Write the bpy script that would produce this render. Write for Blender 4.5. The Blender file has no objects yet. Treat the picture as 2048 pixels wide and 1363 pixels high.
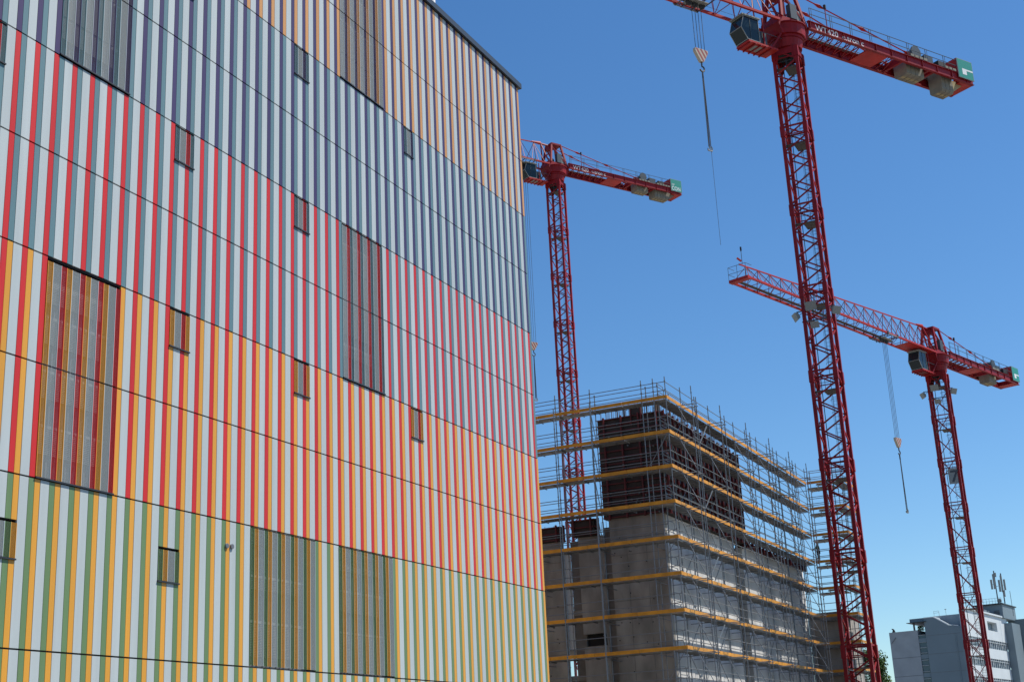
import bpy, math, random
from mathutils import Vector, Matrix
random.seed(7)
S = bpy.context.scene
col = S.collection
R = math.radians
# ------------------------------------------------------------------ camera
cam = bpy.data.cameras.new('camera'); co = bpy.data.objects.new('camera', cam); col.objects.link(co)
M = [[0.44332368, 0.25070394, 0.86058797], [-0.89513169, 0.17410075, 0.41040004], [-0.0469401, -0.95227962, 0.30159602]]
rot = Matrix(((M[0][0], -M[0][1], -M[0][2]), (M[1][0], -M[1][1], -M[1][2]), (M[2][0], -M[2][1], -M[2][2])))
co.matrix_world = Matrix.Translation((0, 0, 1.6)) @ rot.to_4x4()
cam.sensor_width = 36; cam.lens = 48.18; cam.clip_end = 6000; cam.clip_start = .1
S.camera = co
# ------------------------------------------------------------------ sun and sky
SUN = Vector((0.37, -0.495, 1.0)).normalized()
el = math.asin(SUN.z); az = math.atan2(SUN.x, SUN.y)
w = bpy.data.worlds.new('World'); S.world = w; w.use_nodes = True
nt = w.node_tree; bg = nt.nodes['Background']
sky = nt.nodes.new('ShaderNodeTexSky'); sky.sky_type = 'NISHITA'; sky.sun_disc = False
sky.sun_elevation = el; sky.sun_rotation = az; sky.altitude = 100; sky.air_density = 1.0; sky.dust_density = 0.25; sky.ozone_density = 2.0
hs = nt.nodes.new('ShaderNodeHueSaturation'); hs.inputs['Saturation'].default_value = 1.22; hs.inputs['Value'].default_value = 1.12
tn = nt.nodes.new('ShaderNodeVectorMath'); tn.operation = 'MULTIPLY'; tn.inputs[1].default_value = (.92, 1.085, 1.19)
nt.links.new(sky.outputs[0], hs.inputs['Color']); nt.links.new(hs.outputs[0], tn.inputs[0]); nt.links.new(tn.outputs[0], bg.inputs[0]); bg.inputs[1].default_value = 0.08
sl = bpy.data.lights.new('sun', 'SUN'); sl.energy = 5.0; sl.angle = R(0.53); sl.color = (1, .955, .88)
so = bpy.data.objects.new('sun', sl); col.objects.link(so); so.rotation_euler = SUN.to_track_quat('Z', 'Y').to_euler()
so.location = (0, -40, 90)
S.view_settings.view_transform = 'Standard'; S.view_settings.look = 'None'; S.view_settings.exposure = 0.34
S.cycles.max_bounces = 8; S.cycles.transparent_max_bounces = 12
# ------------------------------------------------------------------ materials
def mat(name, c, rough=.5, metal=0, var=0, vscale=3, bump=0, spec=.5, alpha=1, coat=0, stretch=None, island=0):
    m = bpy.data.materials.new(name); m.use_nodes = True
    n = m.node_tree; b = n.nodes['Principled BSDF']; out = n.nodes['Material Output']
    b.inputs['Base Color'].default_value = (*c, 1); b.inputs['Roughness'].default_value = rough
    b.inputs['Metallic'].default_value = metal; b.inputs['Specular IOR Level'].default_value = spec
    b.inputs['Coat Weight'].default_value = coat
    if var or bump:
        tc = n.nodes.new('ShaderNodeTexCoord'); mp = n.nodes.new('ShaderNodeMapping')
        if stretch: mp.inputs['Scale'].default_value = stretch
        no = n.nodes.new('ShaderNodeTexNoise'); no.inputs['Scale'].default_value = vscale; no.inputs['Detail'].default_value = 6
        n.links.new(tc.outputs['Object'], mp.inputs[0]); n.links.new(mp.outputs[0], no.inputs['Vector'])
        if var:
            rp = n.nodes.new('ShaderNodeMapRange'); rp.inputs[1].default_value = .3; rp.inputs[2].default_value = .7
            rp.inputs[3].default_value = 1 - var; rp.inputs[4].default_value = 1 + var
            n.links.new(no.outputs[0], rp.inputs[0])
            mx = n.nodes.new('ShaderNodeVectorMath'); mx.operation = 'SCALE'; mx.inputs[0].default_value = c
            if island:
                gm = n.nodes.new('ShaderNodeNewGeometry'); r2 = n.nodes.new('ShaderNodeMapRange'); r2.inputs[3].default_value = 1 - island; r2.inputs[4].default_value = 1 + island
                ml = n.nodes.new('ShaderNodeMath'); ml.operation = 'MULTIPLY'
                n.links.new(gm.outputs['Random Per Island'], r2.inputs[0]); n.links.new(r2.outputs[0], ml.inputs[0]); n.links.new(rp.outputs[0], ml.inputs[1]); rp = ml
            n.links.new(rp.outputs[0], mx.inputs['Scale']); n.links.new(mx.outputs[0], b.inputs['Base Color'])
        if bump:
            bp = n.nodes.new('ShaderNodeBump'); bp.inputs['Strength'].default_value = bump; bp.inputs['Distance'].default_value = .02
            n.links.new(no.outputs[0], bp.inputs['Height']); n.links.new(bp.outputs[0], b.inputs['Normal'])
    if alpha < 1:
        tr = n.nodes.new('ShaderNodeBsdfTransparent'); ms = n.nodes.new('ShaderNodeMixShader'); ms.inputs[0].default_value = alpha
        n.links.new(tr.outputs[0], ms.inputs[1]); n.links.new(b.outputs[0], ms.inputs[2]); n.links.new(ms.outputs[0], out.inputs[0])
    return m
CL = dict(white=(.415, .455, .455), red=(.52, .019, .017), teal=(.105, .19, .212), purple=(.050, .034, .098), orange=(.62, .29, .03),
          tan=(.52, .255, .085), yellow=(.62, .285, .032), green=(.122, .20, .085))
CM = {k: mat('cladding_' + k, v, .42, 0, .07, 1.1, 0, .35, stretch=(2.5, 1, .12), island=.035) for k, v in CL.items()}
PM = {k: mat('perforated_' + k, tuple(x * .95 for x in v), .5, alpha=.25) for k, v in CL.items()}
dark = mat('dark_gap', (.012, .013, .015), .7)
sillm = mat('black_sill', (.02, .021, .024), .45)
capm = mat('roof_edge_metal', (.035, .045, .055), .4)
roofm = mat('roof_gravel', (.3, .29, .27), .9, 0, .2, 6)
glassd = mat('dark_glazing', (.03, .035, .045), .08)
blindm = mat('grey_blind', (.2, .205, .21), .5)
framem = mat('window_frame_grey', (.12, .125, .14), .4)
steel = mat('galvanised_steel', (.20, .21, .22), .45, .3, .12, 4)
deckm = mat('steel_deck', (.21, .21, .205), .6, .2, .25, 1.5, island=.2)
toem = mat('yellow_toe_board', (.58, .24, .012), .5, 0, .22, 2.2, island=.13)
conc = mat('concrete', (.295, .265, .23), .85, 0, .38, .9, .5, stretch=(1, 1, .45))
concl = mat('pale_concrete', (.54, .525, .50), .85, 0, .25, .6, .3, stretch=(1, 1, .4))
ply = mat('formwork_plywood', (.028, .018, .015), .6, 0, .4, 1.2)
fred = mat('formwork_red_steel', (.105, .013, .014), .5, 0, .3, 2)
rebar = mat('rusty_rebar', (.16, .11, .08), .8)
cred = mat('crane_red', (.25, .008, .012), .5, 0, .25, .8, spec=.25)
credd = mat('crane_red_light', (.42, .024, .019), .5, 0, .2, .8, spec=.25)
cgrey = mat('crane_grey_steel', (.06, .075, .085), .5, .2)
ballast = mat('ballast_concrete', (.21, .195, .155), .85, 0, .15, 1.5, .3)
ballastd = mat('ballast_yellowish', (.36, .30, .17), .8)
rope = mat('steel_rope', (.06, .065, .075), .6)
blackm = mat('black_rubber', (.02, .02, .022), .6)
wht = mat('white_paint', (.8, .8, .78), .5)
sgreen = mat('sign_green', (.02, .27, .20), .45)
cabglass = mat('cab_glass', (.015, .028, .034), .08, spec=.35)
cabfr = mat('cab_frame_grey', (.25, .26, .245), .5)
lampg = mat('floodlight_grey', (.24, .25, .235), .5)
stripe_r = mat('hook_red', (.28, .03, .03), .5)
stripe_y = mat('hook_cream', (.48, .40, .30), .5)
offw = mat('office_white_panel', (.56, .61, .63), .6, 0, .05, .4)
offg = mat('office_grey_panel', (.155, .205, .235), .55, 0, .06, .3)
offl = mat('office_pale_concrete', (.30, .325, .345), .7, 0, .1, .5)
offglass = mat('office_glass', (.05, .09, .12), .08)
leafm = mat('leaves', (.04, .085, .014), .7, 0, .5, 1.1, spec=.2)
leafd = mat('leaves_pale', (.085, .14, .025), .7, 0, .4, 1.1, spec=.2)
bark = mat('bark', (.09, .065, .045), .9, 0, .3, 4)
gratem = mat('platform_grating', (.075, .085, .08), .6, .2)
groundm = mat('gravel_ground', (.22, .20, .17), .95, 0, .25, .3, .4)
skin = mat('skin', (.45, .26, .18), .5)
# ------------------------------------------------------------------ mesh helper
class MB:
    def __init__(s): s.v = []; s.f = []; s.m = []; s.mats = []
    def mi(s, m):
        if m not in s.mats: s.mats.append(m)
        return s.mats.index(m)
    def quad(s, pts, m):
        k = len(s.v); s.v += [tuple(p) for p in pts]; s.f.append(tuple(range(k, k + len(pts)))); s.m.append(s.mi(m))
    def box(s, x0, x1, y0, y1, z0, z1, m):
        if x0 > x1: x0, x1 = x1, x0
        if y0 > y1: y0, y1 = y1, y0
        k = len(s.v); i = s.mi(m)
        s.v += [(x, y, z) for z in (z0, z1) for (x, y) in ((x0, y0), (x1, y0), (x1, y1), (x0, y1))]
        for f in ((0, 3, 2, 1), (4, 5, 6, 7), (0, 1, 5, 4), (1, 2, 6, 5), (2, 3, 7, 6), (3, 0, 4, 7)):
            s.f.append(tuple(k + a for a in f)); s.m.append(i)
    def bar(s, a, b, r, m, n=4, r2=None, tw=math.pi / 4):
        a = Vector(a); b = Vector(b); d = b - a
        if d.length < 1e-6: return
        d.normalize(); u = Vector((0, 0, 1)) if abs(d.z) < .9 else Vector((1, 0, 0))
        p = d.cross(u).normalized(); q = d.cross(p).normalized(); r2 = r if r2 is None else r2
        k = len(s.v); i = s.mi(m)
        for c, rr in ((a, r), (b, r2)):
            for j in range(n):
                t = 2 * math.pi * j / n + tw
                s.v.append(tuple(c + (p * math.cos(t) + q * math.sin(t)) * rr))
        for j in range(n):
            s.f.append((k + j, k + n + j, k + n + (j + 1) % n, k + (j + 1) % n)); s.m.append(i)
        s.f.append(tuple(k + j for j in range(n))); s.m.append(i)
        s.f.append(tuple(k + n + j for j in reversed(range(n)))); s.m.append(i)
    def path(s, pts, r, m, n=4):
        for a, b in zip(pts[:-1], pts[1:]): s.bar(a, b, r, m, n)
    def prism(s, prof, axis, a, b, m):      # profile polygon extruded along an axis
        def P(u, v, t): return {'x': (t, u, v), 'y': (u, t, v), 'z': (u, v, t)}[axis]
        k = len(s.v); n = len(prof); i = s.mi(m)
        s.v += [P(u, v, a) for u, v in prof] + [P(u, v, b) for u, v in prof]
        for j in range(n): s.f.append((k + j, k + (j + 1) % n, k + n + (j + 1) % n, k + n + j)); s.m.append(i)
        s.f.append(tuple(k + j for j in reversed(range(n)))); s.m.append(i)
        s.f.append(tuple(k + n + j for j in range(n))); s.m.append(i)
    def build(s, name, parent=None, smooth=False):
        me = bpy.data.meshes.new(name); me.from_pydata(s.v, [], s.f)
        for m in s.mats: me.materials.append(m)
        me.polygons.foreach_set('material_index', s.m)
        if smooth: me.polygons.foreach_set('use_smooth', [True] * len(me.polygons))
        me.update(); o = bpy.data.objects.new(name, me); col.objects.link(o)
        if parent: o.parent = parent
        return o
def tag(o, label=None, cat=None, group=None, kind=None):
    if label: o['label'] = label
    if cat: o['category'] = cat
    if group: o['group'] = group
    if kind: o['kind'] = kind
    return o
def empty(name, loc=(0, 0, 0), rz=0, label=None, cat=None, group=None):
    o = bpy.data.objects.new(name, None); col.objects.link(o); o.location = loc; o.rotation_euler = (0, 0, rz)
    o.empty_display_size = .5
    return tag(o, label, cat, group)
def text_part(txt, size, m, name, parent, mw, extrude=.01, xs=1.0, bold=0):
    cu = bpy.data.curves.new('lettering', 'FONT'); cu.body = txt; cu.size = size; cu.extrude = extrude; cu.align_x = 'LEFT'; cu.offset = bold
    t = bpy.data.objects.new('lettering_tmp', cu); col.objects.link(t)
    dg = bpy.context.evaluated_depsgraph_get(); me = bpy.data.meshes.new_from_object(t.evaluated_get(dg))
    bpy.data.objects.remove(t); bpy.data.curves.remove(cu)
    me.materials.clear(); me.materials.append(m)
    o = bpy.data.objects.new(name, me); col.objects.link(o); o.parent = parent
    o.matrix_local = mw @ Matrix.Diagonal((xs, 1, 1, 1))
    return o
# ------------------------------------------------------------------ ground
g = MB(); g.quad([(-3000, -3000, 0), (3000, -3000, 0), (3000, 3000, 0), (-3000, 3000, 0)], groundm)
tag(g.build('ground'), kind='structure')
g = MB(); g.box(-40, 140, -12, 21, 0.0, .004, mat('asphalt', (.05, .05, .052), .9, 0, .2, 2)); tag(g.build('road'), kind='structure')
# ------------------------------------------------------------------ striped building
YF = 26.0; P0 = 24.08; PW = .7155

X_L = 8.0; X_R = 56.69
bands = [(0.0, 9.44, 'green', 'yellow', (5.12,)), (9.44, 15.53, 'red', 'yellow', (12.49,)), (15.53, 21.62, 'red', 'teal', (18.57,)),
         (21.62, 27.66, 'purple', 'teal', (24.65,)), (27.66, 34.68, 'purple', 'tan', (30.63,))]
def band_of(z):
    for b in bands:
        if b[0] <= z < b[1]: return b
    return bands[-1]
# windows: (x0, x1, z0, z1)
small = [(30.73, 31.64, 14.30, 15.50), (30.73, 31.64, 20.39, 21.58), (37.16, 38.07, 20.38, 21.58), (37.13, 38.04, 26.42, 27.62),
         (45.0, 45.84, 26.42, 27.62), (37.18, 38.08, 14.30, 15.50), (45.05, 45.94, 14.29, 15.49), (30.59, 31.49, 7.29, 8.26),
         (24.33, 25.24, 7.29, 8.26), (22.86, 23.77, 20.40, 21.58), (30.73, 31.44, 26.44, 27.62)]
big = [(25.72, 28.59, 9.46, 15.50), (25.72, 28.59, 21.66, 27.62), (40.33, 43.26, 27.70, 33.6), (40.36, 43.24, 15.56, 21.58),
       (34.88, 38.45, 5.142, 9.40), (39.89, 43.46, 5.142, 9.40)]
def snap(v):
    c = []
    k = int((v - P0) // PW)
    for kk in (k - 1, k, k + 1): c += [P0 + kk * PW, P0 + kk * PW + .203, P0 + kk * PW + .406]
    return min(c, key=lambda q: abs(q - v))
small = [(snap(h[0]), snap(h[1]), h[2], h[3]) for h in small]; big = [(snap(h[0]), snap(h[1]), h[2], h[3]) for h in big]
holes = small + big
bl = empty('striped_building', (32, 26, 0), 0, 'tall office block clad in vertical red, white, orange, purple and green stripes', 'building')
def L(o): o.location = (-32, -26, 0); return o      # parts keep world coordinates
def slat_segments(x0, x1, z0, z1):
    segs = [(z0, z1)]; xc = (x0 + x1) / 2
    for (a, b, c, d) in holes:
        if a - .02 < xc < b + .02:
            ns = []
            for (u, v) in segs:
                if d <= u or c >= v: ns.append((u, v)); continue
                if u < c: ns.append((u, c))
                if v > d: ns.append((d, v))
            segs = ns
    return segs
rs = random.Random(3)
for (zb, zt, c1, c2, seams) in bands:
    mb = MB(); zs = [zb] + list(seams) + [zt]
    k0 = int(math.floor((X_L - P0) / PW))
    k1 = int(math.floor((X_R - P0) / PW)) + 1
    for a, b in zip(zs[:-1], zs[1:]):
        for k in range(k0, k1 + 1):
            x = P0 + k * PW
            for (u, v, c) in ((x, x + .203, c1), (x + .203, x + .406, c2), (x + .406, x + PW, 'white')):
                if v > X_R + .01: continue
                for (z0, z1) in slat_segments(u, v, a, b):
                    if z1 - z0 < .03: continue
                    jy = rs.uniform(-.0015, .0015)
                    mb.box(u + (.011 if c == c1 else .004 if c == c2 else .003), v - (.015 if c == c2 else .009 if c == c1 else .004), YF + jy, YF + .05, z0 + .022, z1 - .022, CM[c])
    tag(L(mb.build('cladding', bl)), '%s, %s and white striped cladding' % (c1, 'orange' if c2 in ('tan', 'yellow') else c2))
mb = MB()
# core wall behind the cladding with openings: dark sheet at YF+.05 made of columns between window edges
mb.box(X_L, X_R - .01, YF + .45, 58, 0, 34.3, framem); L(mb.build('core_wall', bl))
mb = MB()
xs = sorted({X_L, X_R - .01} | {h[0] for h in holes} | {h[1] for h in holes})
for a, b in zip(xs[:-1], xs[1:]):
    segs = slat_segments(a, b, 0, 34.6)
    for (u, v) in segs: mb.box(a, b, YF + .052, YF + .07, u, v, dark)
L(mb.build('wall_backing', bl))
mb = MB()      # side returns
for (zb, zt, c1, c2, seams) in bands:
    y = YF + .25
    while y < 57.5:
        for (d0, d1, c) in ((0, .31, 'white'), (.31, .513, c1), (.513, .7155, c2)):
            mb.box(X_R, X_R + .05, y + d0 + .005, y + d1 - .005, zb + .022, zt - .022, CM[c])
        y += PW
mb.box(X_R - .02, X_R + .05, YF + .06, YF + .245, 0, 34.6, CM['white'])
L(mb.build('end_cladding', bl))
mb = MB(); mb.box(X_L - .1, X_R + .16, YF - .13, YF + .5, 34.70, 34.98, capm); mb.box(X_R - .35, X_R + .16, YF + .5, 58, 34.70, 34.98, capm)
mb.box(X_L - .1, X_R - .0, YF + .08, YF + .48, 34.5, 34.70, sillm)
L(mb.build('roof_edge', bl))
mb = MB(); mb.box(X_L, X_R - .4, YF + .52, 58, 34.3, 34.5, roofm); L(mb.build('roof', bl))
mb = MB()   # pale ribbed duct standing on the roof, just glimpsed above the edge
for i in range(5): mb.box(50.62 + i * .23, 50.80 + i * .23, 27.9, 28.0, 34.5, 38.6, wht)
mb.box(50.62, 51.72, 28.01, 29.0, 34.5, 38.6, offl); mb.box(50.55, 51.8, 27.85, 29.1, 38.61, 38.75, capm); L(mb.build('roof_duct', bl))
for hi, (a, b, c, d) in enumerate(holes):
    bd = band_of((c + d) / 2); isbig = hi >= len(small); flat = hi >= len(small) + 4
    mb = MB(); k = int(math.floor((a - P0) / PW)) - 1; yy = YF - .012; fins = []; cuts = [c + .03] + [q for q in bd[4] if c < q < d] + [d - (.10 if hi == len(small) else .015 if flat else .06)]
    while P0 + k * PW < b:
        x = P0 + k * PW
        for (u, v, cc) in ((x, x + .203, bd[2]), (x + .203, x + .406, bd[3]), (x + .406, x + PW, 'white')):
            u2, v2 = max(u, a + .005), min(v, b - .005)
            if v2 - u2 < .04: continue
            for q0, q1 in zip(cuts[:-1], cuts[1:]):
                q0 += .02 if q0 > c + .1 else 0; q1 -= .02 if q1 < d - .2 else 0
                mb.box(u2 + .018, v2 - .021, yy, yy + .004, q0, q1, PM[cc])
                mb.box(u2 + .002, u2 + .017, yy - .010, yy + .03, q0, q1, CM[cc])
                mb.box(v2 - .020, v2 - .002, yy - .010, yy + .03, q0, q1, CM[cc])
        k += 1
    root = L(mb.build('perforated_screen', bl))
    tag(root, ('tall' if isbig else 'small square') + ' perforated screen over a window in the %s stripes' % bd[2])
    if not flat: s2 = MB(); s2.box(a - .01, b + .01, YF - .05, YF + .045, c - .022, c + .018, sillm); s2.build('sill', root)
    s3 = MB(); s3.box(a, b, YF + .42, YF + .44, c, d, glassd)
    s3.box(a - .02, a, YF + .07, YF + .44, c, d, dark); s3.box(b, b + .02, YF + .07, YF + .44, c, d, dark)
    s3.box(a, b, YF + .07, YF + .44, d, d + .02, dark); s3.box(a, b, YF + .07, YF + .44, c - .02, c, sillm)
    s3.build('glazing', root)
    s4 = MB()
    nz = max(1, int(round((d - c) / 1.45)))
    for i in range(nz + 1):
        z = c + (d - c) * i / nz; z = min(max(z, c + .06), d - .06)
        s4.box(a + .02, b - .02, YF + .36, YF + .415, z - .04, z + .04, blindm)
    x = a + .03
    while x < b - .04: s4.box(x - .025, x + .025, YF + .37, YF + .418, c + .01, d - .01, blindm if not isbig else framem); x += .70
    s4.build('window_frame', root)
    if isbig:
        s5 = MB(); rr = random.Random(hi)
        for i in range(nz):
            z0 = c + (d - c) * i / nz; h = (d - c) / nz; drop = rr.choice([.3, .75, 1.0, .5]) * h
            z = z0 + h - .1
            while z > z0 + h - drop: s5.box(a + .1, b - .45, YF + .28, YF + .31, z - .018, z, blindm); z -= .05
        s5.build('blind', root)
    # dark upper reveal above the screen
for xx, zz in ((33.62, 8.66), (33.87, 8.67)):
    mb = MB(); mb.bar((xx, YF - .05, zz), (xx, YF + .02, zz), .078, steel, 16); v = L(mb.build('vent_cap', bl))
    m2 = MB(); m2.bar((xx, YF - .053, zz), (xx, YF - .049, zz), .062, framem, 16); m2.build('louvre', v)
# ------------------------------------------------------------------ unfinished concrete building
ub = empty('unfinished_concrete_building', (74, 26.2, 0), 0, 'raw grey concrete shell of a building under construction inside scaffolding', 'building')
def U(o): o.location = (-74, -26.2, 0); return o
def cwall(mb, *a): mb.box(*a)
mb = MB()
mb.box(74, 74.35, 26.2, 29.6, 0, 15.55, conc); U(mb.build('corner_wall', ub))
mb = MB(); mb.box(74.5, 74.9, 29.6, 30.15, 0, 15.2, mat('dark_concrete', (.2, .185, .17), .9, 0, .2, .8)); U(mb.build('column', ub))
mb = MB()
mb.box(74.25, 74.6, 30.15, 31.75, 9.15, 14.75, conc); mb.box(74.25, 74.6, 30.15, 31.75, 3.0, 8.45, conc)
mb.box(74.25, 74.6, 30.15, 30.3, 8.45, 9.15, conc); mb.box(74.9, 75.0, 30.15, 31.75, 8.3, 9.3, dark)
U(mb.build('infill_wall', ub))
mb = MB(); mb.box(74.7, 75.0, 31.75, 32.45, 0, 14.6, bpy.data.materials['dark_concrete']); U(mb.build('column', ub))
mb = MB(); mb.box(74.6, 74.7, 32.46, 33.2, 8.4, 14.3, wht); U(mb.build('bright_slit_board', ub))  # made-up board; its white stands in for the sunlit slit between the walls
mb = MB(); mb.box(74, 74.35, 32.78, 46, 0, 14.62, conc); U(mb.build('front_wall', ub))
mb = MB()
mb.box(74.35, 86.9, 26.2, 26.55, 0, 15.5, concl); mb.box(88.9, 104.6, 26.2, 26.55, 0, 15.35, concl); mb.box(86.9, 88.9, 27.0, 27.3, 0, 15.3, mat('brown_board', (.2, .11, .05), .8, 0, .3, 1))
U(mb.build('side_wall', ub))
mb = MB(); mb.box(87.9, 88.55, 26.35, 26.9, 0, 15.2, conc); U(mb.build('column', ub))
mb = MB(); mb.box(104.65, 108.5, 23.3, 24.0, 0, 12.2, conc); mb.box(104.65, 104.95, 24.01, 26.2, 0, 12.2, conc); U(mb.build('wing_wall', ub))
mb = MB()
for z in (3.4, 6.9, 10.6): mb.box(74.62, 104, 26.6, 45, z - .3, z, conc)
U(mb.build('floor_slab', ub))
mb = MB(); rr = random.Random(5)
for i in range(200):
    x = 74.1 + rr.random() * 30; z = 15.4; mb.bar((x, 26.38, z), (x + rr.uniform(-.04, .04), 26.38, z + rr.uniform(.5, 1.1)), .014, rebar)
for i in range(46):
    y = 29.8 + i * .16; mb.bar((74.45, y, 14.6), (74.45, y + rr.uniform(-.04, .04), 15.5 + rr.random() * .3), .013, rebar)
tag(U(mb.build('rebar', ub)), 'rusty starter bars sticking up from the wall tops')
mb = MB()    # tie holes and stains as small dark recess plugs on the walls
for i in range(40):
    y = 26.5 + rr.random() * 3; z = 1 + rr.random() * 14; mb.bar((73.985, y, z), (74.0, y, z), .035, dark, 8)
for i in range(30):
    y = 32.9 + rr.random() * 2.5; z = 1 + rr.random() * 13; mb.bar((73.985, y, z), (74.0, y, z), .035, dark, 8)
U(mb.build('tie_hole', ub))
mb = MB()
for y0, y1 in ((26.2, 29.6), (32.78, 36)):
    for z in (2.7, 5.4, 8.1, 10.8, 13.4): mb.box(73.988, 74.0, y0, y1, z - .012, z + .012, bpy.data.materials['dark_concrete'])
    y = y0 + 1.2
    while y < y1: mb.box(73.986, 73.997, y - .01, y + .01, 0.2, 14.4, bpy.data.materials['dark_concrete']); y += 1.2
U(mb.build('board_joint', ub))
# steel truss beam low on the front, between the columns
mb = MB()
for z in (3.9, 5.0): mb.bar((73.9, 29.7, z), (73.9, 32.4, z), .05, rebar)
for i in range(4):
    y = 29.8 + i * .65; mb.bar((73.9, y, 3.9), (73.9, y + .32, 5.0), .03, rebar); mb.bar((73.9, y + .32, 5.0), (73.9, y + .65, 3.9), .03, rebar)
mb.bar((73.6, 31.3, 5.4), (73.6, 29.7, 2.6), .07, fred); U(mb.build('truss_beam', ub))
# formwork blocks: plywood faced, ribbed with red steel
def formwork(name, x0, x1, y0, y1, z0, z1, label, ztop_fn=None):
    root = empty(name, (x0, y0, z0), 0, label, 'formwork', 'red steel wall formwork')
    mb = MB(); mb.box(0, x1 - x0, 0, y1 - y0, 0, z1 - z0, ply); mb.build('plywood_panel', root)
    mb = MB(); H = z1 - z0
    n = max(1, int(H / .38))
    for i in range(n + 1):
        z = .05 + (H - .1) * i / n
        mb.box(-.09, -.002, 0, y1 - y0, z - .035, z + .035, fred); mb.box(0, x1 - x0, -.09, -.002, z - .035, z + .035, fred)
    root2 = mb.build('steel_rib', root)
    y = .15
    while y < y1 - y0: mb = MB(); mb.box(-.24, -.095, y - .045, y + .045, -.1, H + .05, fred); mb.build('vertical_waler', root); y += 1.1
    x = .2
    while x < x1 - x0: mb = MB(); mb.box(x - .045, x + .045, -.24, -.095, -.1, H + .05, fred); mb.build('vertical_waler', root); x += .85
    rr = random.Random(name + str(x0))
    for i in range(min(28, int((y1 - y0) * H * 1.3))):
        y = rr.random() * (y1 - y0); z = rr.random() * H; mb = MB(); mb.bar((-.3, y, z), (-.1, y, z), .035, steel, 6); mb.bar((-.22, y, z), (-.19, y, z), .075, gratem, 6); mb.build('tie_nut', root)
    for i in range(min(70, int((x1 - x0) * H * 1.2))):
        x = rr.random() * (x1 - x0); z = rr.random() * H; mb = MB(); mb.bar((x, -.34, z), (x, -.1, z), .04, steel, 6); mb.bar((x, -.25, z), (x, -.21, z), .09, lampg, 6); mb.build('tie_nut', root)
    return root
f1 = formwork('wall_formwork', 73.85, 88.95, 25.95, 29.85, 15.55, 21.5, 'tall dark block of red ribbed formwork standing on the concrete corner')
mb = MB(); rr = random.Random(9)
for i in range(70):
    y = .1 + rr.random() * 3.7; mb.bar((.3, y, 5.95), (.3, y, 5.95 + rr.uniform(.5, .85)), .013, rebar)
for i in range(150):
    x = .2 + rr.random() * 14.7; mb.bar((x, .3, 5.95), (x, .3, 5.95 + rr.uniform(.5, .85)), .013, rebar)
mb.build('rebar', f1)
mb = MB(); mb.box(-.1, .25, 1.05, 1.75, 5.96, 6.5, ply); mb.box(-.16, -.1, 1.05, 1.12, 5.3, 6.5, fred); mb.box(-.16, -.1, 1.68, 1.75, 5.3, 6.5, fred); mb.build('stop_end', f1)
formwork('wall_formwork', 73.85, 74.5, 30.5, 31.95, 14.78, 15.72, 'short red formwork piece on the wall between crane mast and corner')
formwork('wall_formwork', 73.8, 74.5, 32.7, 40, 14.65, 15.5, 'low dark formwork strip along the left wall top beside the striped building')
formwork('wall_formwork', 89.1, 104.2, 25.95, 26.7, 15.36, 15.7, 'long low formwork strip on the side wall top')
# ------------------------------------------------------------------ scaffolding
sc = empty('scaffolding', (72, 24.8, 0), 0, 'grey tube scaffolding with yellow toe boards wrapped round the concrete building', 'scaffolding')
def C(o): o.location = (-72, -24.8, 0); return o
LV = [21.65 - 2.0 * i for i in range(11)]
TR = .031
XE = 102.75; YW = 22.05; XW = 106.6; YL = 41.0
YS = [24.8, 25.53, 26.26, 29.48, 31.72, 34.8, 37.9, 41.0]
XS = [72 + 2.57 * i for i in range(1, 12)] + [XE]
def pipe(a, b, name, r=TR, m=steel, n=6):
    mb = MB(); mb.bar(a, b, r, m, n); return C(mb.build(name, sc))
def standard(x, y, top):
    mb = MB(); mb.bar((x, y, 0), (x, y, top), TR, steel, 6)
    z = .2
    while z < top: mb.bar((x, y, z - .02), (x, y, z + .02), TR * 1.7, steel, 6); z += .5 * (1 if top < 40 else 1)
    return C(mb.build('standard', sc))
nst = 0
for y in YS: standard(72, y, 22.95); nst += 1
for y in YS[1:]: standard(72.73, y, 22.75); nst += 1
for x in XS: standard(x, 24.8, 22.9); nst += 1
for x in XS: standard(x, 25.53, 22.6); nst += 1
BX = [73.6, 78.95, 84.3, 89.6, 94.6, 99.4]
for x in BX: standard(x, 23.8, 22.6); standard(x + .75, 23.8, 22.1); nst += 2
for y in (23.4, YW): standard(XE, y, 22.9); nst += 1
for x in (104.7, XW): standard(x, YW, 22.8); standard(x, YW + .73, 22.5); nst += 2
for y in (24.8, 23.4): standard(XE + .73, y, 22.5)
for y in (29.2, 31.5): standard(71.2, y, 21.9)
rr = random.Random(11)
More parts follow.
